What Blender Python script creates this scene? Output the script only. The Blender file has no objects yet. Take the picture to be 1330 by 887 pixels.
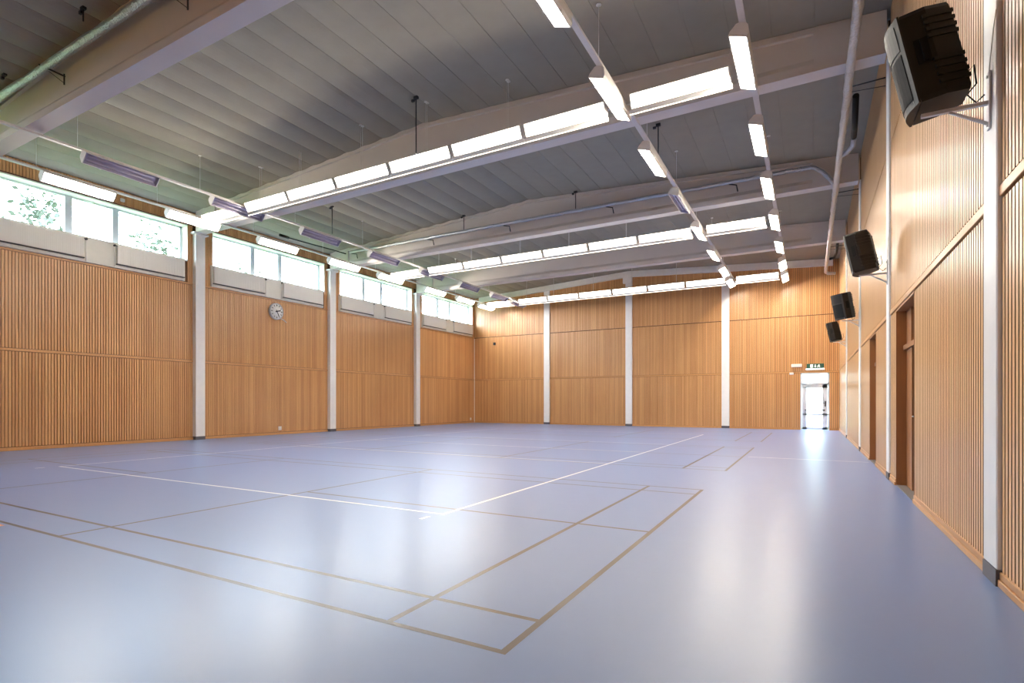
import bpy, math, random
from mathutils import Vector, Matrix
random.seed(7)
S = bpy.context.scene
COL = S.collection

# ------------------------------------------------------------------ geometry helper
class MB:
    """collects shapes; build() links them as ONE mesh object"""
    def __init__(s): s.v=[]; s.f=[]; s.t=[]; s.sm=[]; s.edge=set()
    def _add(s, vs, fs, tone=None, smooth=False):
        b=len(s.v); s.v+= [tuple(p) for p in vs]
        if tone is None: tone=random.random()
        for f in fs: s.f.append(tuple(b+i for i in f)); s.t.append(tone); s.sm.append(smooth)
        return s
    def box(s,x0,x1,y0,y1,z0,z1,tone=None):
        vs=[(x,y,z) for z in (z0,z1) for y in (y0,y1) for x in (x0,x1)]
        return s._add(vs,[(0,2,3,1),(4,5,7,6),(0,1,5,4),(2,6,7,3),(0,4,6,2),(1,3,7,5)],tone)
    def bbox(s,x0,x1,y0,y1,z0,z1,b=.01,tone=None):
        """box with chamfered vertical and horizontal edges"""
        vs=[];fs=[]
        for z,i in ((z0,b),(z0+b,0),(z1-b,0),(z1,b)):
            vs+=[(x0+i+b,y0+i,z),(x1-i-b,y0+i,z),(x1-i,y0+i+b,z),(x1-i,y1-i-b,z),(x1-i-b,y1-i,z),(x0+i+b,y1-i,z),(x0+i,y1-i-b,z),(x0+i,y0+i+b,z)]
        for r in range(3):
            for k in range(8):
                a=r*8+k; c=r*8+(k+1)%8
                fs.append((a,c,c+8,a+8))
        fs.append(tuple(range(7,-1,-1))); fs.append(tuple(range(24,32)))
        return s._add(vs,fs,tone)
    def prism(s,poly,axis,a0,a1,tone=None,caps=True):
        """poly in the two other axes (in order), extruded along axis"""
        n=len(poly); vs=[]
        for a in (a0,a1):
            for p,q in poly:
                vs.append({'x':(a,p,q),'y':(p,a,q),'z':(p,q,a)}[axis])
        fs=[(i,(i+1)%n,n+(i+1)%n,n+i) for i in range(n)]
        if caps: fs+=[tuple(range(n-1,-1,-1)),tuple(range(n,2*n))]
        return s._add(vs,fs,tone)
    def tube(s,pts,r,seg=10,tone=None,caps=True,smooth=True,wob=0):
        pts=[Vector(p) for p in pts]; n=len(pts); vs=[]; fs=[]
        up=Vector((0,0,1))
        d0=(pts[1]-pts[0]).normalized()
        if abs(d0.z)>.9: up=Vector((1,0,0))
        u=d0.cross(up).normalized()
        for i,p in enumerate(pts):
            d=(pts[min(i+1,n-1)]-pts[max(i-1,0)]).normalized()
            u=(u-d*u.dot(d)).normalized(); w=d.cross(u)
            rr=r if not isinstance(r,(list,tuple)) else r[i]
            if wob: rr*=1+random.uniform(-wob,wob)
            for k in range(seg):
                a=2*math.pi*k/seg
                q=rr*(1+(random.uniform(-wob,wob)*.5 if wob else 0))
                vs.append(p+u*math.cos(a)*q+w*math.sin(a)*q)
        for i in range(n-1):
            for k in range(seg):
                a=i*seg+k; b=i*seg+(k+1)%seg
                fs.append((a,b,b+seg,a+seg))
        s._add(vs,fs,tone,smooth)
        if caps:
            b=len(s.v)-n*seg
            s.f.append(tuple(b+k for k in range(seg-1,-1,-1))); s.t.append(s.t[-1]); s.sm.append(False)
            s.f.append(tuple(b+(n-1)*seg+k for k in range(seg))); s.t.append(s.t[-1]); s.sm.append(False)
        return s
    def lathe(s,prof,c,axis='z',seg=24,tone=None,smooth=True):
        """prof: (radius, along) list"""
        vs=[];fs=[]
        for r,a in prof:
            for k in range(seg):
                t=2*math.pi*k/seg; p,q=r*math.cos(t),r*math.sin(t)
                vs.append({'z':(c[0]+p,c[1]+q,c[2]+a),'x':(c[0]+a,c[1]+p,c[2]+q),'y':(c[0]+q,c[1]+a,c[2]+p)}[axis])
        for i in range(len(prof)-1):
            for k in range(seg):
                a=i*seg+k;b=i*seg+(k+1)%seg
                fs.append((a,b,b+seg,a+seg))
        fs.append(tuple(range(seg-1,-1,-1))); fs.append(tuple((len(prof)-1)*seg+k for k in range(seg)))
        return s._add(vs,fs,tone,smooth)
    def quad(s,a,b,c,d,tone=None): return s._add([a,b,c,d],[(0,1,2,3)],tone)
    def build(s,name,mat,parent=None,origin=None):
        me=bpy.data.meshes.new(name)
        o=origin if origin is not None else (parent_origin(parent) if parent else Vector((0,0,0)))
        me.from_pydata([tuple(Vector(p)-o) for p in s.v],[],s.f)
        at=me.attributes.new('tone','FLOAT','FACE')
        at.data.foreach_set('value',s.t)
        me.polygons.foreach_set('use_smooth',s.sm)
        me.materials.append(mat)
        if s.edge:      # slat side faces, shade of the gaps painted in darker
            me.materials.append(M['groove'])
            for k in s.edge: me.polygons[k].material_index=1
        me.update()
        ob=bpy.data.objects.new(name,me); COL.objects.link(ob)
        if parent: ob.parent=parent
        return ob
def parent_origin(p):
    o=Vector((0,0,0))
    while p is not None: o+=Vector(p.location); p=p.parent
    return o
def tag(o,label=None,cat=None,group=None,kind=None):
    if label: o['label']=label
    if cat: o['category']=cat
    if group: o['group']=group
    if kind: o['kind']=kind
    return o
def thing(name,label,cat,loc=(0,0,0),group=None):
    o=bpy.data.objects.new(name,None); COL.objects.link(o); o.location=loc; o.empty_display_size=.1
    return tag(o,label,cat,group)
def struct(name,mb,mat,parent=None,label=None,cat=None):
    o=mb.build(name,mat,parent,Vector((0,0,0)) if parent is None else None)
    if parent is None: tag(o,label,cat,None,'structure')
    return o
def dup(root,loc,rot=(0,0,0),label=None,group=None):
    r=root.copy(); COL.objects.link(r); r.location=loc; r.rotation_euler=rot
    if label: r['label']=label
    if group: r['group']=group
    for ch in list(root.children):
        c=ch.copy(); COL.objects.link(c); c.parent=r
        for g in list(ch.children):
            d=g.copy(); COL.objects.link(d); d.parent=c
    return r

# ------------------------------------------------------------------ materials
def new_mat(name):
    m=bpy.data.materials.new(name); m.use_nodes=True
    nt=m.node_tree; return m,nt,nt.nodes['Principled BSDF']
def plain(name,c,rough=.5,metal=0,spec=.5,noise=.06,nscale=6,bump=0):
    m,nt,b=new_mat(name); N=nt.nodes.new; L=nt.links.new
    tc=N('ShaderNodeTexCoord'); no=N('ShaderNodeTexNoise'); no.inputs['Scale'].default_value=nscale; no.inputs['Detail'].default_value=4
    L(tc.outputs['Object'],no.inputs['Vector'])
    mx=N('ShaderNodeMix'); mx.data_type='RGBA'
    mx.inputs[6].default_value=tuple(x*(1-noise) for x in c)+(1,); mx.inputs[7].default_value=tuple(min(1,x*(1+noise)) for x in c)+(1,)
    L(no.outputs['Fac'],mx.inputs[0]); L(mx.outputs[2],b.inputs['Base Color'])
    b.inputs['Roughness'].default_value=rough; b.inputs['Metallic'].default_value=metal; b.inputs['Specular IOR Level'].default_value=spec
    if bump:
        bp=N('ShaderNodeBump'); bp.inputs['Strength'].default_value=bump; bp.inputs['Distance'].default_value=.01
        L(no.outputs['Fac'],bp.inputs['Height']); L(bp.outputs['Normal'],b.inputs['Normal'])
    return m
def wood(name,dark,light,rough=.34,spec=.5,coat=.0):
    m,nt,b=new_mat(name); N=nt.nodes.new; L=nt.links.new
    geo=N('ShaderNodeNewGeometry'); at=N('ShaderNodeAttribute'); at.attribute_name='tone'
    mp=N('ShaderNodeMapping'); mp.inputs['Scale'].default_value=(28,28,1.1); L(geo.outputs['Position'],mp.inputs['Vector'])
    off=N('ShaderNodeVectorMath'); off.operation='ADD'
    sc=N('ShaderNodeVectorMath'); sc.operation='SCALE'; sc.inputs['Scale'].default_value=37.0
    cb=N('ShaderNodeCombineXYZ'); L(at.outputs['Fac'],cb.inputs[0]); L(at.outputs['Fac'],cb.inputs[2]); L(cb.outputs[0],sc.inputs[0])
    L(mp.outputs[0],off.inputs[0]); L(sc.outputs[0],off.inputs[1])
    no=N('ShaderNodeTexNoise'); no.inputs['Scale'].default_value=1.0; no.inputs['Detail'].default_value=5; no.inputs['Distortion'].default_value=.6
    L(off.outputs[0],no.inputs['Vector'])
    # blend grain and slat tone
    ma=N('ShaderNodeMath'); ma.operation='MULTIPLY_ADD'; ma.inputs[1].default_value=.45
    L(at.outputs['Fac'],ma.inputs[0])
    m2=N('ShaderNodeMath'); m2.operation='MULTIPLY'; m2.inputs[1].default_value=.62; L(no.outputs['Fac'],m2.inputs[0]); L(m2.outputs[0],ma.inputs[2])
    # broad patches between neighbouring boards
    big=N('ShaderNodeTexNoise'); big.inputs['Scale'].default_value=.55; L(geo.outputs['Position'],big.inputs['Vector'])
    m3=N('ShaderNodeMath'); m3.operation='MULTIPLY_ADD'; m3.inputs[1].default_value=.35; L(big.outputs['Fac'],m3.inputs[0]); L(ma.outputs[0],m3.inputs[2])
    m4=N('ShaderNodeMath'); m4.operation='SUBTRACT'; m4.inputs[1].default_value=.2; m4.use_clamp=True; L(m3.outputs[0],m4.inputs[0])
    mx=N('ShaderNodeMix'); mx.data_type='RGBA'; mx.inputs[6].default_value=dark+(1,); mx.inputs[7].default_value=light+(1,)
    L(m4.outputs[0],mx.inputs[0]); L(mx.outputs[2],b.inputs['Base Color'])
    b.inputs['Roughness'].default_value=rough; b.inputs['Specular IOR Level'].default_value=spec
    if coat: b.inputs['Coat Weight'].default_value=coat; b.inputs['Coat Roughness'].default_value=.18
    return m
def emit(name,c,strength,base=.8):
    m,nt,b=new_mat(name)
    b.inputs['Base Color'].default_value=(base,base,base,1)
    b.inputs['Emission Color'].default_value=c+(1,); b.inputs['Emission Strength'].default_value=strength
    return m
def glass_mat():
    m=bpy.data.materials.new('clear window glass'); m.use_nodes=True; nt=m.node_tree; nt.nodes.clear(); N=nt.nodes.new; L=nt.links.new
    out=N('ShaderNodeOutputMaterial'); mx=N('ShaderNodeMixShader'); tr=N('ShaderNodeBsdfTransparent'); gl=N('ShaderNodeBsdfGlossy')
    tr.inputs[0].default_value=(.96,.98,.97,1); gl.inputs['Roughness'].default_value=.02
    fr=N('ShaderNodeFresnel'); fr.inputs['IOR'].default_value=1.4
    L(fr.outputs[0],mx.inputs[0]); L(tr.outputs[0],mx.inputs[1]); L(gl.outputs[0],mx.inputs[2]); L(mx.outputs[0],out.inputs[0])
    return m
def floor_mat():
    m,nt,b=new_mat('blue grey sports linoleum'); N=nt.nodes.new; L=nt.links.new
    geo=N('ShaderNodeNewGeometry')
    n1=N('ShaderNodeTexNoise'); n1.inputs['Scale'].default_value=.6; n1.inputs['Detail'].default_value=6; L(geo.outputs['Position'],n1.inputs['Vector'])
    mp=N('ShaderNodeMapping'); mp.inputs['Scale'].default_value=(2.0,3.0,1); L(geo.outputs['Position'],mp.inputs['Vector'])
    n2=N('ShaderNodeTexNoise'); n2.inputs['Scale'].default_value=2.2; n2.inputs['Detail'].default_value=8; L(mp.outputs[0],n2.inputs['Vector'])
    ad=N('ShaderNodeMath'); ad.operation='ADD'; L(n1.outputs['Fac'],ad.inputs[0]); L(n2.outputs['Fac'],ad.inputs[1])
    hl=N('ShaderNodeMath'); hl.operation='MULTIPLY'; hl.inputs[1].default_value=.5; L(ad.outputs[0],hl.inputs[0])
    mx=N('ShaderNodeMix'); mx.data_type='RGBA'; mx.inputs[6].default_value=FLOOR_A+(1,); mx.inputs[7].default_value=FLOOR_B+(1,)
    L(hl.outputs[0],mx.inputs[0]); L(mx.outputs[2],b.inputs['Base Color'])
    rr=N('ShaderNodeMapRange'); rr.inputs[3].default_value=FLOOR_R-.015; rr.inputs[4].default_value=FLOOR_R+.02; L(n2.outputs['Fac'],rr.inputs[0]); L(rr.outputs[0],b.inputs['Roughness'])
    b.inputs['Specular IOR Level'].default_value=.3
    return m
def foil_mat():
    m,nt,b=new_mat('crinkled aluminium foil wrap'); N=nt.nodes.new; L=nt.links.new
    tc=N('ShaderNodeTexCoord'); no=N('ShaderNodeTexNoise'); no.inputs['Scale'].default_value=22; no.inputs['Detail'].default_value=7; L(tc.outputs['Object'],no.inputs['Vector'])
    bp=N('ShaderNodeBump'); bp.inputs['Strength'].default_value=1.0; bp.inputs['Distance'].default_value=.04; L(no.outputs['Fac'],bp.inputs['Height']); L(bp.outputs[0],b.inputs['Normal'])
    b.inputs['Base Color'].default_value=(.60,.62,.67,1); b.inputs['Metallic'].default_value=.9; b.inputs['Roughness'].default_value=.33
    return m

EXPOSURE=0.55; SKY=20.0; LAMP=145.0; LAMP_ROW=28.0
FLOOR_A=(.155,.243,.485); FLOOR_B=(.175,.263,.51); FLOOR_R=.30
M=dict(
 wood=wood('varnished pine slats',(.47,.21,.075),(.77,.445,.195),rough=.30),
 woodR=wood('varnished pine with painted sheen',(.68,.36,.15),(.90,.58,.30),rough=.32,spec=.30),  # same pine, its gloss reflection painted in as a paler tone
 trimw=wood('varnished pine trim',(.46,.21,.07),(.68,.37,.15),rough=.35),
 jamb=wood('brown stained jamb wood',(.25,.10,.035),(.42,.19,.07),rough=.4),
 groove=plain('slat edge with painted shade',(.15,.065,.026),.6),
 gapR=plain('gap backing with painted shade',(.06,.027,.011),.8),  # darker than the other gaps, depth shade put into the colour
 gap=plain('dark gap behind slats',(.13,.062,.026),.8),
 white=plain('white paint',(.74,.74,.74),.45),
 cream=plain('cream painted reveal',(.84,.82,.75),.5),
 column=plain('off-white column paint',(.88,.875,.86),.4),
 colbase=plain('dark grey column skirting',(.10,.10,.115),.5),
 ceil=plain('grey ceiling board',(.315,.292,.240),.85,noise=.08,nscale=3),
 beam=plain('light grey painted concrete',(.68,.63,.60),.65,noise=.05,nscale=2),
 frame=plain('grey white window frame',(.62,.66,.72),.4),
 radi=plain('white enamel radiator',(.86,.84,.80),.35,noise=.02),
 rail=plain('white lacquered rail',(.66,.63,.62),.4),
 housing=plain('white lacquered lamp housing',(.72,.69,.66),.4),
 reflect=emit('lit lamp reflector',(1,.90,.74),2.0,.85),
 tube_row=emit('lit fluorescent tube of crosswise lamp',(1,.90,.76),LAMP_ROW,.8),
 tube=emit('lit fluorescent tube',(1,.90,.76),LAMP,.8),
 reflect_off=plain('unlit lamp reflector',(.46,.43,.56),.3,metal=.1),
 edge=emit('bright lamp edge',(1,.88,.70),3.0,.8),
 tube_off=plain('unlit fluorescent tube',(.55,.52,.64),.3),
 foil=foil_mat(),
 black=plain('black plastic',(.008,.0065,.0055),.5,spec=.3,noise=.1),
 grille=plain('dark grey metal grille',(.008,.008,.009),.7,spec=.15,metal=0,nscale=40,noise=.3),
 dark=plain('dark metal',(.04,.04,.045),.5,metal=.5),
 steel=plain('white painted steel bracket',(.68,.67,.68),.4),
 floor=floor_mat(),
 brown=plain('brown court line',(.075,.045,.026),.30,spec=.25),
 wline=plain('white court line',(.86,.86,.84),.29,spec=.3),
 yline=plain('ochre court line',(.50,.36,.12),.3),
 oline=plain('orange court mark',(.85,.30,.12),.3),
 glass=glass_mat(),
 doorw=plain('white door paint',(.70,.74,.80),.4),
 leafdark=plain('door leaf with painted doorway shade',(.03,.016,.010),.5),  # near-black, shade of the open doorway put into the colour
 transom=plain('grey brown transom panel',(.20,.15,.13),.5),
 thresh=plain('grey threshold',(.14,.125,.12),.5),
 green=plain('green sign face',(.015,.09,.055),.4),
 signw=emit('white sign symbol',(.9,1,.95),.6,.9),
 grass=plain('green grass',(.12,.19,.055),.9,noise=.3,nscale=2),
 leaf=plain('green leaves',(.075,.095,.068),.7,noise=.3,nscale=3),
 bark=plain('bark',(.12,.08,.05),.9),
 dial=plain('white clock dial',(.95,.95,.93),.5,noise=.01),
 sensor=plain('white plastic',(.78,.77,.74),.4),
)

# ------------------------------------------------------------------ dimensions
XL,XR,YB,YF=-17.5,1.11,29.45,-.9
XC=-8.15; CZ=8.10; CS=.058           # ridge line of the ceiling
def ceil_z(x): return CZ-CS*abs(x-XC)
COLY=[-.8,5.27,11.35,17.43,23.5]     # column rows
BZ=6.86                               # underside of beams
PITCH,SW=.0725,.057

def slats(mb,axis,a0,a1,z0,z1,face,depth,sgn,SW=SW):
    """vertical battens between a0..a1 along 'axis', faces at 'face', sgn = direction of the room"""
    n=max(1,round((a1-a0)/PITCH)); p=(a1-a0)/n
    for i in range(n):
        c=a0+(i+.5)*p; w=SW*p/PITCH/2
        zt=z1(c) if callable(z1) else z1
        if axis=='y':
            xs=sorted((face,face-sgn*depth)); mb.box(xs[0],xs[1],c-w,c+w,z0,zt)
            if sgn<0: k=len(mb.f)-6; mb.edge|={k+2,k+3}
        else:
            ys=sorted((face,face-sgn*depth)); mb.box(c-w,c+w,ys[0],ys[1],z0,zt)

# ------------------------------------------------------------------ FLOOR + court lines
f=MB(); f.box(XL-.6,XR+.6,YF-.1,YB+.25,-.2,0)
floor=struct('floor',f,M['floor'],label='glossy blue grey sports hall floor with painted court lines',cat='floor')
def line(mb,x0,x1,y0,y1,w=.042,z=.0014):
    z=z*.4
    if abs(x1-x0)<1e-6: xa,xb,ya,yb=x0-w/2,x0+w/2,min(y0,y1),max(y0,y1)
    else: xa,xb,ya,yb=min(x0,x1),max(x0,x1),y0-w/2,y0+w/2
    mb.quad((xa,ya,z),(xb,ya,z),(xb,yb,z),(xa,yb,z))
for Y0 in (2.487,11.14,19.8):
    c=MB(); X0=-1.31; w=.021
    for dy in (0,.46,5.6,6.06): line(c,X0+w,X0-13.36-w,Y0+dy,Y0+dy,z=.0014)
    for dx in (0,.74,4.68,8.68,12.62,13.36): line(c,X0-dx,X0-dx,Y0-w,Y0+6.06+w,z=.0017)
    line(c,X0,X0-4.68,Y0+3.03,Y0+3.03,z=.0015); line(c,X0-8.68,X0-13.36,Y0+3.03,Y0+3.03,z=.0015)
    o=struct('badminton_court_line',c,M['brown'],floor); o['label']='brown court line'
c=MB(); A,B,y0,y1=-3.5,-12.46,5.2,23.1; w=.05
line(c,A,A,y0-.025,y1,w,.0022); line(c,B,B,y0,y1,w,.0022)
for y in (y0,11.2,14.2,17.2): line(c,A,B,y,y,w if y==y0 else .045,.0024)
line(c,A-.06,A-.06,4.86,5.02,.05,.0022); line(c,B-.05,B-.05,4.82,4.98,.05,.0022)
line(c,-1.2,XR-.06,14.25,14.25,.045,.0022)
line(c,A,B,y1,y1,w,.0022)
o=struct('volleyball_court_line',c,M['wline'],floor); o['label']='white court line'
c=MB(); line(c,-17.0,-15.2,14.65,14.65,.05,.002)
o=struct('short_court_line',c,M['yline'],floor); o['label']='ochre court line by the window wall'
c=MB(); line(c,-7.12,-6.97,2.38,2.38,.10,.0024)
o=struct('court_mark',c,M['oline'],floor); o['label']='small orange court mark'

# ------------------------------------------------------------------ CEILING (bowed boards running along the hall)
c=MB(); W=.632; seg=6; SAG=.036
n=int((XR+.3-(XL-.4))/W)+1; xs=XC-math.ceil((XC-XL+.4)/W)*W
prof=[]
for i in range(n+1):
    a=xs+i*W
    tone=random.random(); pts=[]; sag=SAG if a<XC-W else max(.006,SAG*(1-(a-XC+W)/4))
    for k in range(seg+1):
        u=k/seg; x=a+.004+u*(W-.008); pts.append((x,ceil_z(x)-sag*(1-(2*u-1)**2)))
    poly=pts+[(pts[-1][0],pts[-1][1]+.06),(pts[0][0],pts[0][1]+.06)]
    c.prism(poly,'y',YF-.3,YB+.3,tone)
    c.box(a-.006,a+.006,YF-.3,YB+.3,ceil_z(a)+.012,ceil_z(a)+.06,.5)
struct('ceiling',c,M['ceil'],label='grey pitched ceiling of long bowed boards',cat='ceiling')
c=MB(); c.prism([(XL-.8,ceil_z(XL-.8)+.08),(XC,CZ+.08),(XR+.8,ceil_z(XR+.8)+.08),(XR+.8,9),(XL-.8,9)],'y',YF-.4,YB+.5)
struct('roof',c,M['gap'],label='roof above the ceiling boards',cat='roof')

# ------------------------------------------------------------------ BEAMS
BL=['nearest the camera, carrying a foil pipe','second, behind the first crosswise lamp row','third, carrying a long foil pipe','fourth, behind the second crosswise lamp row']
for i,y in enumerate(COLY[1:]):
    b=MB(); hw=.17; x0,x1=XL+.15,XR-.05
    top=lambda x:ceil_z(x)-.012
    def sl(xa,xb,za,zb,h):   # sloped-top prism: za/zb bottoms or tops
        b.prism([(xa,za),(xb,zb),(xb,zb+h) ,(xa,za+h)],'y',y-hw,y+hw,.5)
    # bottom flange with chamfer
    b.prism([(y-hw,BZ),(y+hw,BZ),(y+hw,BZ+.14),(y+.10,BZ+.25),(y-.10,BZ+.25),(y-hw,BZ+.14)],'x',x0,x1,.5)
    # web
    b.prism([(x0,BZ+.2),(x1,BZ+.2),(x1,top(x1)-.02),(XC,top(XC)-.02),(x0,top(x0)-.02)],'y',y-.10,y+.10,.5)
    # top flange
    b.prism([(x0,top(x0)-.1),(XC,top(XC)-.1),(x1,top(x1)-.1),(x1,top(x1)),(XC,top(XC)),(x0,top(x0))],'y',y-hw,y+hw,.5)
    # solid end blocks
    for xa,xb in ((x0,x0+1.0),(x1-1.0,x1)):
        b.prism([(xa,BZ+.05),(xb,BZ+.05),(xb,top(xb)-.02),(xa,top(xa)-.02)],'y',y-hw+.001,y+hw-.001,.5)
    struct('beam',b,M['beam'],label='pale concrete roof beam, '+BL[i],cat='beam')
b=MB(); y=YB-.16
b.prism([(XL+.4,ceil_z(XL+.4)-.33),(XC,CZ-.33),(.87,ceil_z(.87)-.33),(.87,ceil_z(.87)-.03),(XC,CZ-.03),(XL+.4,ceil_z(XL+.4)-.03)],'y',y,YB,.5)
b.box(XC-.22,XC+.22,y-.02,YB,7.45,7.9,.5)
struct('beam',b,M['column'],label='pale sloping beam along the top of the end wall',cat='beam')

# ------------------------------------------------------------------ COLUMNS
def column(x0,x1,y0,y1,zt,lab):
    b=MB(); b.bbox(x0,x1,y0,y1,.11,zt,.008,.5)
    o=struct('column',b,M['column'],label=lab,cat='column')
    k=MB(); k.box(x0-.004,x1+.004,y0-.004,y1+.004,0,.11,.5)
    struct('column_base',k,M['colbase'],o)
    return o
ordn=['first','second','third','fourth','fifth','sixth','seventh','eighth']
for i,y in enumerate(COLY):
    if i>0:
        column(XR-.028,XR+.25,y-.165,y+.165,BZ+.02,'white wall column on the speaker wall, %s loudspeaker hangs on it'%('nearest' if i==1 else ordn[i-1]))
    if i>1:
        cc=column(XL-.2,XL+.16,y-.17,y+.17,BZ,'white wall column between the %s and %s visible window bays'%(ordn[i-2],ordn[i-1]))
        k=MB(); k.box(XL+.0,XL+.22,y-.26,y+.26,BZ-.06,BZ-.001,.5); struct('column_cap',k,M['column'],cc)
for x,lab in ((-12.72,'white column on the end wall nearest the window wall'),(-8.09,'middle white column on the end wall, under the ridge'),(-3.46,'white column on the end wall nearest the glazed door')):
    column(x-.17,x+.17,YB-.07,YB+.1,ceil_z(x)-.3,lab)

# ------------------------------------------------------------------ WALL LEFT (window wall)
BO=[(y+.54,y+5.72) for y in COLY]          # window opening of each bay
ZW0,ZW1=5.90,7.06
w=MB(); xa,xb=XL-.42,XL-.03
w.box(xa,xb,YF-.2,YB+.3,-.2,ZW0,.5)
w.box(xa,xb,YF-.2,YB+.3,ZW1,8.3,.5)
ys=[YF-.2]+[v for p in BO for v in p]+[YB+.3]
for i in range(0,len(ys),2): w.box(xa,xb,ys[i],ys[i+1],ZW0,ZW1,.5)
wall_left=struct('wall_left',w,M['gap'],label='window wall clad in vertical pine slats under a band of high windows',cat='wall')
for i,y in enumerate(COLY):
    ya=y+.17; yb=(COLY[i+1]-.17) if i<4 else YB
    s=MB()
    slats(s,'y',ya,yb,.10,2.555,XL,.028,1)
    slats(s,'y',ya,yb,2.645,5.12,XL,.028,1)
    slats(s,'y',ya,BO[i][0],5.19,ZW1+.02,XL,.028,1)
    slats(s,'y',BO[i][1],yb,5.19,ZW1+.02,XL,.028,1)
    slats(s,'y',y-.17 if i else ya,(COLY[i+1]-.17) if i<4 else yb,ZW1+.06,7.52,XL,.028,1)
    struct('slat_panel',s,M['wood'],wall_left)
    t=MB(); t.bbox(XL-.03,XL+.012,ya,yb,2.567,2.633,.005); t.bbox(XL-.03,XL+.012,ya,yb,5.13,5.185,.005)
    struct('trim_strip',t,M['trimw'],wall_left)
    # reveal lining
    r=MB(); a,b_=BO[i]; x0,x1=XL-.43,XL+.008
    r.box(x0,x1,a,b_,ZW1-.014,ZW1+.02,.5); r.box(x0,x1,a,b_,ZW0-.02,ZW0+.008,.5)
    r.box(x0,x1,a,a+.014,ZW0,ZW1,.5); r.box(x0,x1,b_-.014,b_,ZW0,ZW1,.5)
    struct('window_reveal',r,M['cream'],wall_left)
b=MB()
for i,y in enumerate(COLY):
    ya=y+.17; yb=(COLY[i+1]-.17) if i<4 else YB
    b.bbox(XL-.02,XL+.02,ya,yb,0,.085,.005)
struct('baseboard_left',b,M['trimw'],label='pine baseboard along the window wall',cat='baseboard')
b=MB(); b.box(XL+.0,XL+.03,YB-.03,YB,0,5.1,.5)
struct('trim_1',b,M['cream'],label='pale upright strip in the corner of window wall and end wall',cat='trim')

# windows: frame, two mullions, three panes, opener
for i,y in enumerate(COLY):
    a,b_=BO[i]; x0,x1=XL-.37,XL-.29
    fr=MB(); t=.075
    a+=.014; b_-=.014; fr.box(x0,x1,a,b_,ZW0+.008,ZW0+.05,.5); fr.box(x0,x1,a,b_,ZW1-.06,ZW1-.014,.5)
    fr.box(x0,x1,a,a+t,ZW0,ZW1,.5); fr.box(x0,x1,b_-t,b_,ZW0,ZW1,.5)
    m1,m2=a+1.82,a+3.07
    for m in (m1,m2): fr.box(x0,x1+.02,m-.09,m+.09,ZW0+.02,ZW1-.02,.5)
    lab='high three-pane window in the %s visible bay from the camera'%ordn[i-1] if i else 'added high window beside the camera, unseen, letting in daylight'  # the window without a visible bay is added for its daylight
    o=struct('window_%d'%i,fr,M['frame'],label=lab,cat='window')
    for p0,p1 in ((a+t,m1-.09),(m1+.09,m2-.09),(m2+.09,b_-t)):
        g=MB(); g.quad((x0+.03,p0,ZW0+.05),(x0+.03,p1,ZW0+.05),(x0+.03,p1,ZW1-.06),(x0+.03,p0,ZW1-.06)); struct('pane',g,M['glass'],o)
    h=MB(); yc=(m1+m2)/2-.1; h.bbox(x1,x1+.04,yc-.14,yc+.14,ZW1-.05,ZW1-.012,.006); h.tube([(x1+.02,yc-.3,ZW1-.02),(x1+.03,yc+.3,ZW1-.03)],.008,6)
    struct('opener',h,M['sensor'],o)

# white apron boards, radiators
for i,y in enumerate(COLY[1:],1):
    bay=ordn[i-1]
    a,b_=y+.46,y+5.58
    p=MB(); p.bbox(XL-.02,XL+.09,a,b_,5.19,ZW0-.005,.004,.5); p.box(XL-.02,XL+.10,a-.005,b_+.005,ZW0-.005,ZW0+.006,.5)
    struct('trim_%d'%(i+1),p,M['cream'],label='white apron board below the %s visible window'%bay,cat='apron board')
    for side,(r0,r1) in (('nearer',(y+.5,y+2.58)),('farther',(y+3.46,y+5.52))):
        root=thing('radiator','%s white panel radiator under the %s visible window'%(side,bay),'radiator',(XL+.10,(r0+r1)/2,5.29),'panel radiators under the windows')
        b=MB(); xf=XL+.16
        b.bbox(XL+.105,xf,r0,r1,5.30,5.86,.012,.5)
        nn=int((r1-r0)/.048)
        for k in range(nn):
            yc=r0+.04+k*(r1-r0-.08)/(nn-1); b.prism([(yc-.014,5.33),(yc+.014,5.33),(yc+.014,5.83),(yc-.014,5.83)],'x',xf,xf+.007,.5)
        b.build('panel',M['radi'],root)
        b=MB(); b.box(XL+.098,xf+.012,r0-.01,r1+.01,5.276,5.299,.5); b.build('bottom_rail',M['dark'],root)['label']='dark bottom rail'
        yv=r1+.06 if side=='nearer' else r0-.07
        v=MB(); v.tube([(XL+.12,yv,5.82),(XL+.17,yv,5.82)],.03,10); v.tube([(XL+.15,yv,5.82),(XL+.15,(r1 if side=='nearer' else r0),5.82)],.012,8); v.build('valve',M['dark'],root)['label']='dark thermostat valve'
        q=MB(); q.tube([(XL+.13,yv,5.80),(XL+.13,yv,5.2)],.011,8); q.build('pipe',M['radi'],root)

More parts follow.
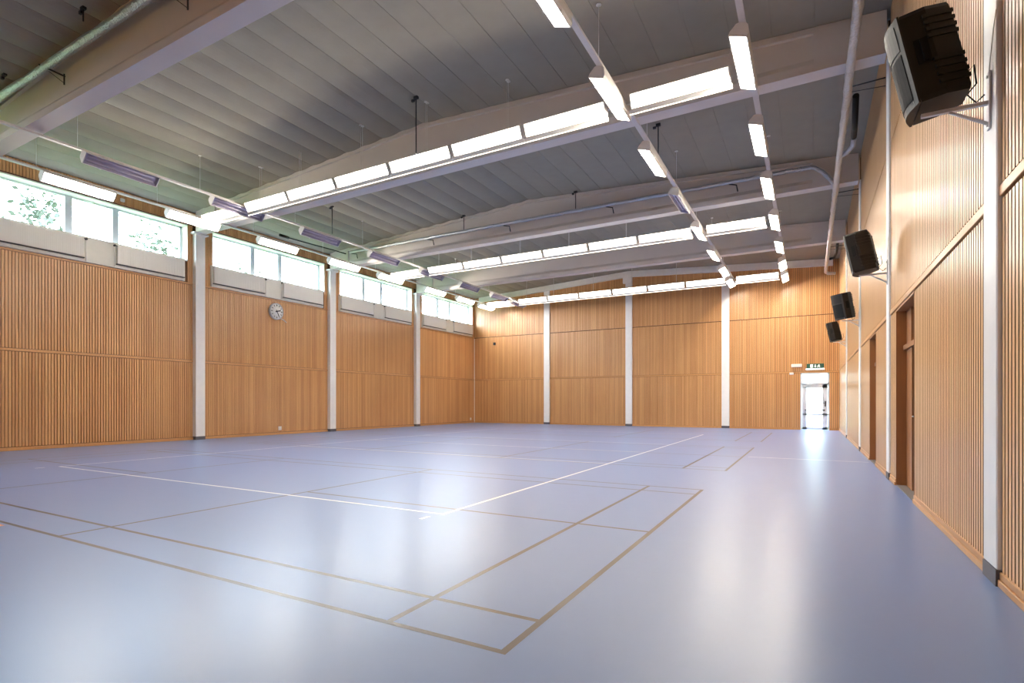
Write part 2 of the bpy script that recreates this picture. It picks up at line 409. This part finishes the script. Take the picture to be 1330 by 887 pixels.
# ------------------------------------------------------------------ WALL RIGHT (speaker wall)
NI=[(8.79,10.52),(13.5,14.85)]; NZ=2.63
w=MB(); xa,xb=XR+.03,XR+.5
w.box(xa,xb,YF-.2,YB+.3,NZ,8.3,.5)
ys=[YF-.2]+[v for p in NI for v in p]+[YB+.3]
for i in range(0,len(ys),2): w.box(xa,xb,ys[i],ys[i+1],-.2,NZ,.5)
w.box(xb-.05,xb+.1,8,16,-.2,NZ+.1,.5)
wall_right=struct('wall_right',w,M['gapR'],label='pine slat wall carrying the loudspeakers',cat='wall')
edges=[YF]+[v for y in COLY[1:] for v in (y-.165,y+.165)]+[YB]
for i in range(0,len(edges),2):
    ya,yb=edges[i],edges[i+1]
    s=MB()
    segs=[(ya,yb)]
    for n0,n1 in NI:
        out=[]
        for p,q in segs:
            if n0>p and n1<q: out+=[(p,n0),(n1,q)]
            else: out.append((p,q))
        segs=out
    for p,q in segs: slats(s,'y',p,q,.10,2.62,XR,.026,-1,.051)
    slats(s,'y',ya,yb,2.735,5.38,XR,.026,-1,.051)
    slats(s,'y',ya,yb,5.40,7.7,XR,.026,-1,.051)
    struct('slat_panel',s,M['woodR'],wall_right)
    t=MB(); t.bbox(XR-.012,XR+.03,ya,yb,2.64,2.715,.004); struct('trim_strip',t,M['trimw'],wall_right)
b=MB()
for i in range(0,len(edges),2):
    segs=[(edges[i],edges[i+1])]
    for n0,n1 in NI:
        segs=[z for p,q in segs for z in (((p,n0),(n1,q)) if (n0>p and n1<q) else ((p,q),))]
    for p,q in segs: b.bbox(XR-.022,XR+.03,p,q,0,.05,.004); b.bbox(XR-.012,XR+.03,p,q,.052,.10,.004)
struct('baseboard_right',b,M['trimw'],label='pale pine baseboard along the speaker wall',cat='baseboard')
# door niches
for k,(n0,n1) in enumerate(NI):
    XD=XR+.11
    j=MB(); j.box(XR-.004,XD+.12,n1-.03,n1-.001,.001,NZ); j.box(XR-.004,XD+.12,n0+.001,n0+.03,.001,NZ); j.box(XR-.004,XD+.12,n0+.001,n1-.001,NZ-.03,NZ-.001)
    j.box(XD,XD+.1,n1-.62,n1-.46,.001,2.06); j.box(XD+.01,XD+.1,n1-.47,n1-.03,.001,NZ-.03)
    j.box(XD-.03,XD+.08,n0,n1-.0,2.02,2.09)
    o=struct('door_%d'%(k+2),j,M['jamb'],label='recessed brown wooden doorway in the speaker wall, %s'%('nearer the camera' if k==0 else 'farther from the camera'),cat='door')
    l=MB(); l.box(XD+.05,XD+.09,n0+.03,n1-.61,.013,2.03); lf=struct('door_leaf',l,M['leafdark'],o)  # dark leaf panel stands in for the unlit opening
    hd=MB(); hd.tube([(XD+.05,n1-.68,1.05),(XD-.0,n1-.68,1.05),(XD-.0,n1-.80,1.05)],.01,8); struct('door_handle',hd,M['steel'],lf)
    l=MB(); l.box(XD+.04,XD+.06,n0+.03,n1-.46,2.09,NZ-.03); struct('transom_panel',l,M['transom'],o)
    l=MB(); l.box(XR,XD+.35,n0,n1,-.02,.012); struct('threshold',l,M['thresh'],o)

# ------------------------------------------------------------------ WALL BACK (end wall)
DX0,DX1,DZ=-.36,.74,2.56
w=MB(); ya,yb=YB+.03,YB+.3
w.box(XL-.5,DX0,ya,yb,-.2,8.3,.5); w.box(DX1,XR+.5,ya,yb,-.2,8.3,.5); w.box(DX0,DX1,ya,yb,DZ,8.3,.5)
wall_back=struct('wall_back',w,M['gap'],label='end wall clad in vertical pine slats',cat='wall')
xe=[XL]+[v for x in (-12.72,-8.09,-3.46) for v in (x-.17,x+.17)]+[XR]
b=MB()
for i in range(0,len(xe),2):
    x0,x1=xe[i],xe[i+1]; s=MB()
    for p,q in ([(x0,x1)] if i<6 else [(x0,DX0),(DX1,x1)]):
        slats(s,'x',p,q,.09,2.55,YB,.026,-1); b.bbox(p,q,YB-.02,YB+.03,0,.085,.004)
    slats(s,'x',x0,x1,2.64,5.12,YB,.026,-1)
    slats(s,'x',x0,x1,5.16,lambda c:ceil_z(c)-.02,YB,.026,-1)
    struct('slat_panel',s,M['wood'],wall_back)
    t=MB()
    t.bbox(x0,x1,YB-.01,YB+.03,2.563,2.63,.004)
    struct('trim_strip',t,M['trimw'],wall_back)
struct('baseboard_back',b,M['trimw'],label='pine baseboard along the end wall',cat='baseboard')
w=MB(); w.box(XL-.5,XR+.5,YF-.3,YF,-.2,8.3,.5); wf=struct('wall_front',w,M['gap'],label='pine wall behind the camera',cat='wall')
s=MB(); 
for z0,z1 in ((.1,2.55),(2.64,5.12),(5.16,7.5)): slats(s,'x',XL,XR,z0,z1,YF+.028,.028,1)
struct('slat_panel',s,M['wood'],wf)

# glazed end door
fr=MB(); y0,y1=YB-.02,YB+.10; t=.06
fr.box(DX0,DX0+t,y0,y1,0,DZ,.5); fr.box(DX1-t,DX1,y0,y1,0,DZ,.5); fr.box(DX0,DX1,y0,y1,DZ-.05,DZ,.5); fr.box(DX0,DX1,y0,y1,2.04,2.11,.5)
door=struct('door_1',fr,M['doorw'],label='white glazed door with a bright transom at the end of the speaker wall',cat='door')
g=MB(); g.quad((DX0+t,YB+.05,2.11),(DX1-t,YB+.05,2.11),(DX1-t,YB+.05,DZ-.05),(DX0+t,YB+.05,DZ-.05)); struct('pane',g,M['glass'],door)
lf=MB(); a,b_=DX0+t+.005,DX1-t-.005; y0,y1=YB+.01,YB+.07
lf.box(a,a+.17,y0,y1,.01,2.04,.5); lf.box(b_-.19,b_,y0,y1,.01,2.04,.5); lf.box(a,b_,y0,y1,1.88,2.04,.5); lf.box(a,b_,y0,y1,.01,.12,.5); lf.box(a,b_,y0,y1,.66,.74,.5)
leaf=struct('door_leaf',lf,M['doorw'],door)
for z0,z1 in ((.12,.66),(.74,1.88)):
    g=MB(); g.quad((a+.17,YB+.04,z0),(b_-.19,YB+.04,z0),(b_-.19,YB+.04,z1),(a+.17,YB+.04,z1)); struct('pane',g,M['glass'],leaf)
h=MB(); h.tube([(a+.12,YB-.05,.89),(b_-.12,YB-.05,.89)],.018,10); h.box(a+.10,a+.14,YB-.06,YB+.01,.86,.92); h.box(b_-.14,b_-.10,YB-.06,YB+.01,.86,.92); struct('push_bar',h,M['dark'],leaf)
h=MB(); h.bbox(b_-.11,b_-.06,YB-.01,YB+.01,1.05,1.3,.004); h.tube([(b_-.085,YB-.01,1.2),(b_-.085,YB-.05,1.2),(b_-.2,YB-.05,1.2)],.012,8); struct('door_handle',h,M['dark'],leaf)
h=MB(); h.bbox(a+.05,a+.32,YB-.05,YB+.01,1.93,2.0,.006); h.tube([(a+.2,YB-.05,2.0),(a+.3,YB-.14,2.02),(a+.45,YB-.03,2.06)],.01,6); struct('door_closer',h,M['frame'],leaf)
# emergency exit sign
root=thing('exit_sign','green emergency exit sign with white symbols above the glazed door','sign',(.2,YB-.06,2.72))
sx0,sx1=-.12,.54
b=MB(); b.bbox(sx0,sx1,YB-.10,YB-.005,2.76,2.96,.006); b.build('sign_box',M['green'],root)
yy=YB-.103
b=MB(); b.box(sx0+.14,sx0+.24,yy,yy+.002,2.79,2.93)                        # doorway
cx=sx0+.33                                                                  # arrow
b.box(cx-.012,cx+.012,yy,yy+.002,2.84,2.93); b.prism([(cx-.045,2.85),(cx,2.79),(cx+.045,2.85)],'y',yy,yy+.002)
rx=sx0+.47                                                                  # running figure
b.lathe([(.017,0),(.017,.002)],(rx+.0,yy,2.915),'y',12)
for p0,p1 in (((rx,2.9),(rx-.015,2.845)),((rx-.015,2.845),(rx+.03,2.825)),((rx+.03,2.825),(rx+.025,2.79)),((rx-.015,2.845),(rx-.03,2.815)),((rx-.03,2.815),(rx-.065,2.81)),((rx,2.89),(rx+.04,2.865)),((rx,2.89),(rx-.045,2.875)),((rx-.045,2.875),(rx-.05,2.85))):
    b.tube([(p0[0],yy,p0[1]),(p1[0],yy,p1[1])],.009,6)
b.build('symbol',M['signw'],root)['label']='white exit symbols'
b=MB(); b.bbox(sx0-.04,sx1+.02,YB-.11,YB-.003,2.685,2.755,.01); b.build('lamp_strip',M['signw'],root)['label']='white glowing strip under the sign'
o=MB().bbox(-.72,-.30,YB-.10,YB-.002,2.83,2.97,.015).build('emergency_lamp',M['sensor']); tag(o,'white box lamp on the end wall beside the exit sign','lamp')
o=MB().bbox(-.79,-.62,YB-.06,YB-.002,2.49,2.59,.01).build('wall_box',M['sensor']); tag(o,'small white box on the end wall, upper left of the glazed door','box')
o=MB().bbox(-16.16,-16.02,YB-.07,YB-.002,4.64,4.80,.01).build('sensor',M['dark']); tag(o,'small dark sensor high on the end wall near the corner','sensor')
# sockets and sensors on the window wall
def plate(name,y,z,s,lab,cat,mat):
    r=thing(name,lab,cat,(XL,y,z)); b=MB(); b.bbox(XL,XL+.02,y-s,y+s,z-s,z+s,.005); b.build('cover_plate',mat,r)
    k=MB(); k.lathe([(s*.55,0),(s*.45,.004)],(XL+.02,y,z),'x',14); k.build('insert',M['cream'],r)
plate('wall_socket',14.75,.24,.075,'cream wall socket low on the window wall below the clock','socket',M['sensor'])
plate('wall_socket',29.0,.24,.07,'cream wall socket low on the window wall at the far corner','socket',M['sensor'])
o=MB().bbox(XL,XL+.05,8.88,9.0,7.2,7.3,.01).build('sensor',M['sensor']); tag(o,'small white sensor on the slats above the first visible window','sensor')

# clock
root=thing('wall_clock','round white wall clock with dark hands, high on the window wall','clock',(XL,14.53,4.71))
cy,cz=14.53,4.71
MB().lathe([(.31,0),(.315,.03),(.315,.10),(.30,.115),(.285,.115),(.28,.09)],(XL,cy,cz),'x',40).build('case',M['frame'],root)
MB().lathe([(.283,.091),(.283,.096)],(XL,cy,cz),'x',40).build('dial',M['dial'],root)
for k in range(12):
    b=MB(); t=k*math.pi/6; b.tube([(XL+.098,cy+math.sin(t)*.20,cz+math.cos(t)*.20),(XL+.098,cy+math.sin(t)*.26,cz+math.cos(t)*.26)],.011 if k%3 else .015,6)
    b.build('hour_mark',M['dark'],root)
def hand(name,ang,l,w):
    t=math.radians(ang); b=MB(); b.tube([(XL+.106,cy-math.sin(t)*.06,cz-math.cos(t)*.06),(XL+.106,cy+math.sin(t)*l,cz+math.cos(t)*l)],w,8); b.build(name,M['black'],root)
hand('hour_hand',74,.17,.022); hand('minute_hand',152,.22,.012)
b=MB(); b.tube([(XL+.05,cy+.2,cz-.24),(XL+.06,cy+.34,cz-.28),(XL+.05,cy+.5,cz-.36)],.018,8); b.build('cable',M['sensor'],root)['label']='pale cable stub'

# ------------------------------------------------------------------ LAMPS
LZ=6.62; LL=1.65; K=.971    # lens height, lamp length, plan factor
def make_lamp(lit,lip=False):
    root=thing('sports_luminaire','',"lamp")
    h=MB(); hl=LL/2
    P=[(-.135,0),(-.135,.05),(-.085,.165),(-.05,.185),(.05,.185),(.085,.165),(.135,.05),(.135,0)]
    for i in range(len(P)-1):
        (a,b),(c,d)=P[i],P[i+1]; h.quad((a,-hl,b),(c,-hl,d),(c,hl,d),(a,hl,b),.5)
    for y in (-hl,hl): h._add([(p,y,q) for p,q in P],[tuple(range(8))],.5)
    for s in (-1,1):
        h.box(min(s*.135,s*.118),max(s*.135,s*.118),-hl,hl,-.006,.0,.5); h.box(-.135,.135,s*hl-(.02 if s>0 else 0),s*hl+(.02 if s<0 else 0),-.006,0,.5)
        for yk in (-.45,.45): h.box(s*.135-.012,s*.135+.012,yk-.02,yk+.02,-.01,.02,.5)
    h.build('housing',M['housing'],root)
    r=MB()
    for (a,b),(c,d) in (((-.118,.002),(-.08,.10)),((-.08,.10),(.08,.10)),((.08,.10),(.118,.002))):
        r.quad((a,-hl+.02,b),(a,hl-.02,b),(c,hl-.02,d),(c,-hl+.02,d),.5)
    for y,s in ((-hl+.02,1),(hl-.02,-1)): r._add([(-.118,y,.002),(-.08,y,.10),(.08,y,.10),(.118,y,.002)],[(0,1,2,3)],.5)
    r.build('reflector',M['reflect'] if lit else M['reflect_off'],root)
    for x in (-.05,.05):
        t=MB(); t.tube([(x,-hl+.09,.05),(x,hl-.09,.05)],.022,8); t.build('tube',(M['tube_row'] if lip else M['tube']) if lit else M['tube_off'],root)
    if lip:
        l=MB(); l.box(.137,.205,-hl-.03,hl+.03,-.006,.004,.5); l.build('lower_lip',M['housing'],root)
        l=MB(); l.box(.205,.220,-hl-.03,hl+.03,-.008,.004,.5); l.build('lit_edge',M['edge'],root)['label']='bright lower edge'  # light leaking at the rim, painted as a glowing strip
    return root
lamp_on=make_lamp(True); lamp_off=make_lamp(False); lamp_row=make_lamp(True,True); used={}
def place_lamp(loc,rot,label,src,group):
    if src.name not in used:
        used[src.name]=1; src.location=loc; src.rotation_euler=rot; src['label']=label; src['group']=group; return src
    return dup(src,loc,rot,label,group)
RAILS=[(-.93,[10.2,13.35,16.5,19.7,22.95,26.1,28.5],(),'the first rail from the speaker wall'),
       (-3.12,[6.95,10.15,13.35,16.45,19.7,22.95,26.15,28.5],(3,),'the second rail from the speaker wall'),
       (-14.05,[7.2,10.4,13.6,16.9,20.1,23.25,26.3,28.5],range(8),'the second rail from the windows'),
       (-16.1,[7.2,10.35,13.55,16.85,19.8,23.3,26.2,28.5],(),'the rail along the windows')]
for x,ys,off,nm in RAILS:
    g='lamps on '+nm
    for i,y in enumerate(ys):
        lit=i not in off; last=(i==len(ys)-1); six=(i==len(ys)-2 and x>-5)
        rot=(0,math.radians(-24 if (last or six) else (20 if x>-5 else -48)),0)
        z=LZ-(.05 if last else 0)
        k=len(ys)-1-i
        pos=('last lamp, by the end wall, on '+nm) if k==0 else ('lamp, %s from the camera on %s'%(ordn[i],nm))
        place_lamp((x*K,y*K,z),rot,('unlit ' if not lit else 'lit white ')+pos,lamp_on if lit else lamp_off,g)
ROWS=[(10.5,'nearest crosswise rail'),(19.55,'middle crosswise rail'),(28.2,'farthest crosswise rail')]
RX=[-2.02]+[-4.19-1.772*k for k in range(6)]+[-15.07]
for y,nm in ROWS:
    for i,x in enumerate(RX):
        place_lamp((x*K,y*K,LZ+.06),(0,math.radians(58),math.pi/2),'lit white lamp, %s from the speaker wall on the %s'%(ordn[i],nm),lamp_row,'lamps on the '+nm)
# rails with suspension wires
def wires(root,pts,z0):
    for x,y in pts:
        b=MB(); zc=ceil_z(x)-.005; b.tube([(x,y,z0),(x,y,zc)],.0045,6); b.lathe([(.045,-.02),(.04,-.006),(.02,0)],(x,y,zc),'z',12)
        b.build('suspension_wire',M['sensor'],root)
for x,ys,off,nm in RAILS:
    o=thing('light_rail','white light rail hung on wires: '+nm,'rail',(x*K,0,LZ+.17)); b=MB(); x=x*K
    xo=x+(.06 if x>-5 else -.13); b.box(xo-.045,xo+.045,YF+.3,29.3,LZ+.182,LZ+.226,.5); b.build('track',M['rail'],o)
    wires(o,[(xo,y) for y in (6.1,9.0,12.2,15.3,18.3,21.5,24.6)],LZ+.21)
for y,nm in ROWS:
    o=thing('light_rail','white light rail hung on wires: the '+nm,'rail',(XC*K,y*K,LZ+.12)); b=MB(); y=y*K
    b.box(-15.5,-1.12,y+.155,y+.225,LZ+.12,LZ+.16,.5); b.build('track',M['rail'],o)
    wires(o,[(xx,y+.19+d) for xx in (-5.36,-7.43,-9.38,-11.53,-13.1) for d in (-.03,.03)],LZ+.15)
# dark hanger rods
for x,y,zb,lab in ((-7.5,10.08,LZ+.16,'dark hanger rod above the nearest crosswise lamp rail'),(-13.58,13.6,LZ+.22,'dark hanger rod above the unlit lamp rail'),(-3.05,13.6,LZ+.22,'dark hanger rod above the second lamp rail from the speaker wall'),(-10.53,4.75,7.7,'dark hanger rod above the foil pipe on the nearest beam, upper'),(-13.66,4.75,7.7,'dark hanger rod above the foil pipe on the nearest beam, lower'),(-10.6,17.1,7.42,'thin dark hanger rod of the pipe on the third beam, near the windows'),(-6.4,17.1,7.42,'thin dark hanger rod of the pipe on the third beam, near the ridge')):
    root=thing('hanger_rod',lab,'hanger',(x,y,zb)); zc=ceil_z(x)-.008
    b=MB(); b.tube([(x,y,zb),(x,y,zc-.03)],.013,8); b.build('rod',M['dark'],root)
    b=MB(); b.box(x-.05,x+.05,y-.03,y+.03,zc-.06,zc); b.box(x-.12,x-.05,y-.02,y+.02,zc-.1,zc-.05); b.build('ceiling_clamp',M['dark'],root)

# ------------------------------------------------------------------ FOIL PIPES
def wavy(p0,p1,n,a=.012):
    p0,p1=Vector(p0),Vector(p1)
    return [p0.lerp(p1,k/n)+Vector((random.uniform(-a,a),random.uniform(-a,a),random.uniform(-a,a))) for k in range(n+1)]
# along the speaker wall
root=thing('ventilation_pipe','long foil wrapped pipe running lengthwise under the beams by the speaker wall','pipe',(.57,14,6.72))
b=MB(); pts=wavy((.57,YF+.1,6.72),(.57,27.6,6.72),150,.007)+[Vector((.58,27.9,6.70)),Vector((.66,28.0,6.66)),Vector((.92,28.05,6.64))]
b.tube(pts,.064,14,wob=.09); b.build('pipe',M['foil'],root)
for yk in (5.5,11.9,17.75,23.8):
    b=MB(); b.tube([(.50,yk,6.78),(XR+.01,yk,6.80)],.012,8); b.tube([(.50,yk,6.70),(XR+.01,yk,6.66)],.006,6); b.build('wall_bracket',M['dark'],root)
b=MB(); b.tube([(.57,14.9,6.70),(.70,14.8,6.72),(.79,14.6,6.76),(.80,14.45,6.85)],.05,12); b.build('branch',M['foil'],root)
b=MB(); b.tube([(.80,14.42,6.88),(.79,13.9,6.95),(.76,13.1,7.15)],.055,12); b.build('sleeve',M['black'],root)['label']='black flexible sleeve'
b=MB(); b.tube([(.64,25.4,6.70),(.80,25.35,6.72),(.85,24.9,6.80),(.85,24.0,6.95)],.045,10); b.build('sleeve',M['black'],root)['label']='black flexible sleeve'
# crosswise on third beam
yd=COLY[3]-.30
root=thing('ventilation_pipe','long foil wrapped pipe crossing the hall along the third roof beam','pipe',(XC,yd,7.38))
b=MB(); b.tube(wavy((-16.1,yd,7.38),(.02,yd,7.37),90,.007)+[Vector((.1,yd,7.34)),Vector((.28,yd,7.2)),Vector((.50,yd,6.90)),Vector((.56,yd,6.76))],.055,12,wob=.06); b.build('pipe',M['foil'],root)
for x in (-15.9,-12.1,-8.9,-5.3,-1.8):
    b=MB(); b.tube([(x-.12,yd,7.32),(x+.05,yd+.12,7.30),(x+.08,yd+.14,7.12)],.018,8); b.build('bracket',M['dark'],root)
root=thing('thin_pipe','thin dark pipe with a black end, leading from the third beam along the window side','pipe',(-16.4,15.5,7.36))
MB().tube([(-16.2,17.0,7.30),(-16.45,16.5,7.38),(-16.5,15.5,7.36),(-16.55,14.2,7.34)],.022,8).build('pipe',M['dark'],root)
MB().tube([(-16.55,14.35,7.34),(-16.56,13.95,7.35)],.05,10).build('pipe_end',M['black'],root)
# on nearest beam
yd=COLY[1]-.33
root=thing('ventilation_pipe','foil wrapped pipe along the nearest roof beam, upper left','pipe',(-12,yd,7.6))
b=MB(); b.tube(wavy((XL+.15,yd,7.60),(-4.5,yd,7.60),30,.008),.075,14,wob=.04); b.build('pipe',M['foil'],root)
for x in (-16.0,-12.4,-8.5):
    b=MB(); b.tube([(x-.05,yd-.08,7.62),(x+.4,yd+.16,7.38)],.016,8); b.tube([(x+.4,yd+.15,7.42),(x+.4,yd+.15,7.22)],.014,8); b.tube([(x+.1,yd+.02,7.5),(x+.38,yd+.15,7.26)],.006,6); b.build('bracket',M['dark'],root)

# ------------------------------------------------------------------ LOUDSPEAKERS
def rotm(tilt,yaw): return Matrix.Rotation(yaw,4,'Z')@Matrix.Rotation(tilt,4,'Y')
def speaker():
    root=thing('loudspeaker','','loudspeaker')
    D,Wd,H=.335,.42,.66
    # cabinet: plan polygon, front at -x
    b=MB(); plan=[(-.13,-.21),(.02,-.205),(.165,-.13),(.165,.13),(.02,.205),(-.13,.21)]
    b.prism(plan,'z',.03,H-.03,.5)
    pl2=[(x*.95,y*.94) for x,y in plan]
    for z0,z1,a,c in ((0,.03,pl2,plan),(H-.03,H,plan,pl2)):
        n=len(plan); vs=[(x,y,z0) for x,y in a]+[(x,y,z1) for x,y in c]
        b._add(vs,[(i,(i+1)%n,n+(i+1)%n,n+i) for i in range(n)]+[tuple(range(n-1,-1,-1)),tuple(range(n,2*n))],.5)
    for s in (-1,1):       # cooling ribs on the tapering rear sides
        for z in [.08+.055*k for k in range(4)]+[.42+.05*k for k in range(4)]:
            b.prism([(-.01,s*.20),(.168,s*.115),(.178,s*.138),(-.005,s*.222)],'z',z,z+.026,.5)
    b.prism([(.165,-.11),(.165,.11),(.178,.10),(.178,-.10)],'z',.1,.56,.5)
    b.build('cabinet',M['black'],root)
    # front baffle with rounded bulge
    b=MB(); N=10
    arc=[(-.13-.05*math.sin(math.pi*k/N)-.012,-.21+.42*k/N) for k in range(N+1)]
    b.prism([(-.13,-.21)]+arc+[(-.13,.21)],'z',.0,H,.5)
    b.build('front_frame',M['spframe'],root)['label']='grey front frame'
    b=MB(); arc2=[(-.13-.05*math.sin(math.pi*k/N)-.0165,-.21+.42*k/N) for k in range(1,N)]
    b.prism(arc2+[(x+.006,y) for x,y in reversed(arc2)],'z',.05,.40,.5); b.build('grille',M['grille'],root)
    b=MB(); b.prism(arc2+[(x+.006,y) for x,y in reversed(arc2)],'z',.43,.615,.5); b.build('horn',M['black'],root)
    for s in (-1,1):
        b=MB(); b.box(-.09,-.01,min(s*.206,s*.212),max(s*.206,s*.212),.26,.44,.5); b.box(-.055,-.035,min(s*.21,s*.226),max(s*.21,s*.226),.27,.43,.5)
        b.build('handle',M['grille'],root)
    b=MB(); b.box(-.160,-.1575,-.165,-.12,.015,.04,.5); b.build('badge',M['sensor'],root)['label']='small white badge'
    b=MB(); b.tube([(.17,.0,.14),(.24,.0,.2),(.23,.02,.07),(.17,.03,.02),(.21,.05,-.05),(.26,.04,-.02)],.006,6); b.build('cable',M['black'],root)
    return root
M['spframe']=plain('satin grey plastic',(.022,.02,.018),.5,spec=.25)
def bracket(y,lab):
    xc=XR-.03; root=thing('speaker_bracket',lab,'bracket',(xc,y,3.4))
    b=MB(); b.box(xc-.012,xc,y-.03,y+.03,3.16,3.56); b.lathe([(.012,-.02),(.012,-.011)],(xc,y,3.53),'x',8); b.lathe([(.012,-.02),(.012,-.011)],(xc,y,3.19),'x',8); b.build('wall_plate',M['steel'],root)
    b=MB(); b.box(.70,xc-.011,y-.016,y+.016,3.335,3.36); b.build('arm',M['steel'],root)
    b=MB(); b.tube([(.86,y,3.335),(xc-.01,y,3.20)],.012,8); b.build('brace',M['steel'],root)
    b=MB(); b.tube([(xc-.006,y+.0,3.56),(xc-.004,y-.04,3.66),(xc-.004,y-.10,3.80),(xc-.004,y-.17,3.9)],.003,6); b.build('cable',M['sensor'],root)
sp=speaker(); first=True
SPK=[(5.25,0,'black loudspeaker nearest the camera, on the first column of the slat wall'),(11.33,-14,'second black loudspeaker from the camera, side with ribs showing'),(17.41,34,'third black loudspeaker from the camera, front turned to the camera'),(23.48,-8,'black loudspeaker farthest from the camera, near the end wall')]
for i,(y,yaw,lab) in enumerate(SPK):
    loc=(.80,y,3.395); rot=rotm(math.radians(-11.5),math.radians(yaw)).to_euler()
    if i==0: sp.location=loc; sp.rotation_euler=rot; sp['label']=lab; sp['group']='loudspeakers on the slat wall'
    else: dup(sp,loc,rot,lab,'loudspeakers on the slat wall')
    bracket(y,'white steel bracket under the %s loudspeaker'%('nearest' if i==0 else ordn[i]+' nearest'))

# ------------------------------------------------------------------ OUTSIDE
g=MB(); g.box(-120,60,-80,120,-.6,-.25); struct('ground',g,M['grass'],label='grass outside the windows and the end door',cat='ground')
def tree(x,y,h,r,lab,n=1500):
    root=thing('tree',lab,'tree',(x,y,-.25))
    b=MB(); b.tube([(x,y,-.3),(x+.1,y,h*.35),(x,y+.15,h*.75)],[.22,.16,.06],8)
    for k in range(6):
        a=random.random()*6.28; b.tube([(x,y,h*(.35+.06*k)),(x+math.cos(a)*r*.6,y+math.sin(a)*r*.6,h*(.55+.06*k))],[.07,.02],6)
    b.build('trunk',M['bark'],root)
    b=MB()
    cl=[(x+random.gauss(0,r*.45),y+random.gauss(0,r*.45),h*.68+random.gauss(0,h*.14)) for _ in range(22)]
    for _ in range(n):
        c=random.choice(cl); p=Vector(c)+Vector((random.gauss(0,.42),random.gauss(0,.42),random.gauss(0,.36)))
        d=Vector((random.gauss(0,1),random.gauss(0,1),random.gauss(0,1))).normalized(); e=d.orthogonal().normalized(); l=random.uniform(.10,.18)
        b.quad(p-d*l,p+e*l*.5,p+d*l,p-e*l*.5)
    b.build('crown',M['leaf'],root)
tree(-26,9.6,9.5,1.6,'tree outside behind the first visible window, nearer the camera')
tree(-27,15.4,9.2,1.5,'tree outside at the column between first and second visible windows')
tree(-28,21.5,9.0,1.6,'tree outside behind the second visible window')
tree(-37,9.0,12,2.2,'tall tree far outside behind the first visible window')

b=MB(); b.box(-14,16,46,52,-.3,5.4,.5); bd=thing('glare_block','added pale block outside the glazed end door, dimming its glare','glare_block',(1,49,-.3)); b.build('wall',M['white'],bd)  # added block, keeps door glare off the floor
b=MB(); b.prism([(45.6,5.4),(52.4,5.4),(49,7.0)],'x',-14.4,16.4,.5); b.build('roof',M['colbase'],bd)
# ------------------------------------------------------------------ WORLD + portals
wd=bpy.data.worlds.new('overcast sky'); S.world=wd; wd.use_nodes=True; nt=wd.node_tree; nt.nodes.clear(); N=nt.nodes.new; L=nt.links.new
out=N('ShaderNodeOutputWorld'); bg=N('ShaderNodeBackground'); tc=N('ShaderNodeTexCoord'); sp_=N('ShaderNodeSeparateXYZ'); rmp=N('ShaderNodeValToRGB')
L(tc.outputs['Generated'],sp_.inputs[0]); L(sp_.outputs['Z'],rmp.inputs[0])
rmp.color_ramp.elements[0].position=.0; rmp.color_ramp.elements[0].color=(.74,.87,1,1); rmp.color_ramp.elements[1].position=1; rmp.color_ramp.elements[1].color=(.58,.77,1,1)
L(rmp.outputs[0],bg.inputs[0]); bg.inputs['Strength'].default_value=SKY; L(bg.outputs[0],out.inputs[0])
def portal(name,loc,rot,sx,sy):
    l=bpy.data.lights.new(name,'AREA'); l.shape='RECTANGLE'; l.size=sx; l.size_y=sy; l.cycles.is_portal=True
    o=bpy.data.objects.new(name,l); COL.objects.link(o); o.location=loc; o.rotation_euler=rot
for i,(a,b_) in enumerate(BO): portal('window_daylight',(XL-.45,(a+b_)/2,(ZW0+ZW1)/2),(0,math.radians(-90),0),ZW1-ZW0,b_-a)
portal('door_daylight',((DX0+DX1)/2,YB+.35,DZ/2),(math.radians(-90),0,0),DX1-DX0,DZ)

# ------------------------------------------------------------------ CAMERA
cam=bpy.data.cameras.new('camera'); co=bpy.data.objects.new('camera',cam); COL.objects.link(co)
co.location=(0,0,1.25); co.rotation_euler=(math.pi/2,0,.544)
cam.sensor_width=36; cam.sensor_fit='HORIZONTAL'; cam.lens=729.56/1330*36
cam.shift_x=(665-610.43)/1330; cam.shift_y=(522.14-443.5)/1330; cam.clip_start=.05; cam.clip_end=400
S.camera=co
S.view_settings.view_transform='Standard'; S.view_settings.look='None'; S.view_settings.exposure=EXPOSURE
S.cycles.max_bounces=10; S.cycles.diffuse_bounces=6; S.cycles.glossy_bounces=4; S.cycles.transparent_max_bounces=12
S.cycles.sample_clamp_indirect=6; S.cycles.use_denoising=True; S.cycles.caustics_reflective=False; S.cycles.caustics_refractive=False
S.cycles.use_light_tree=True
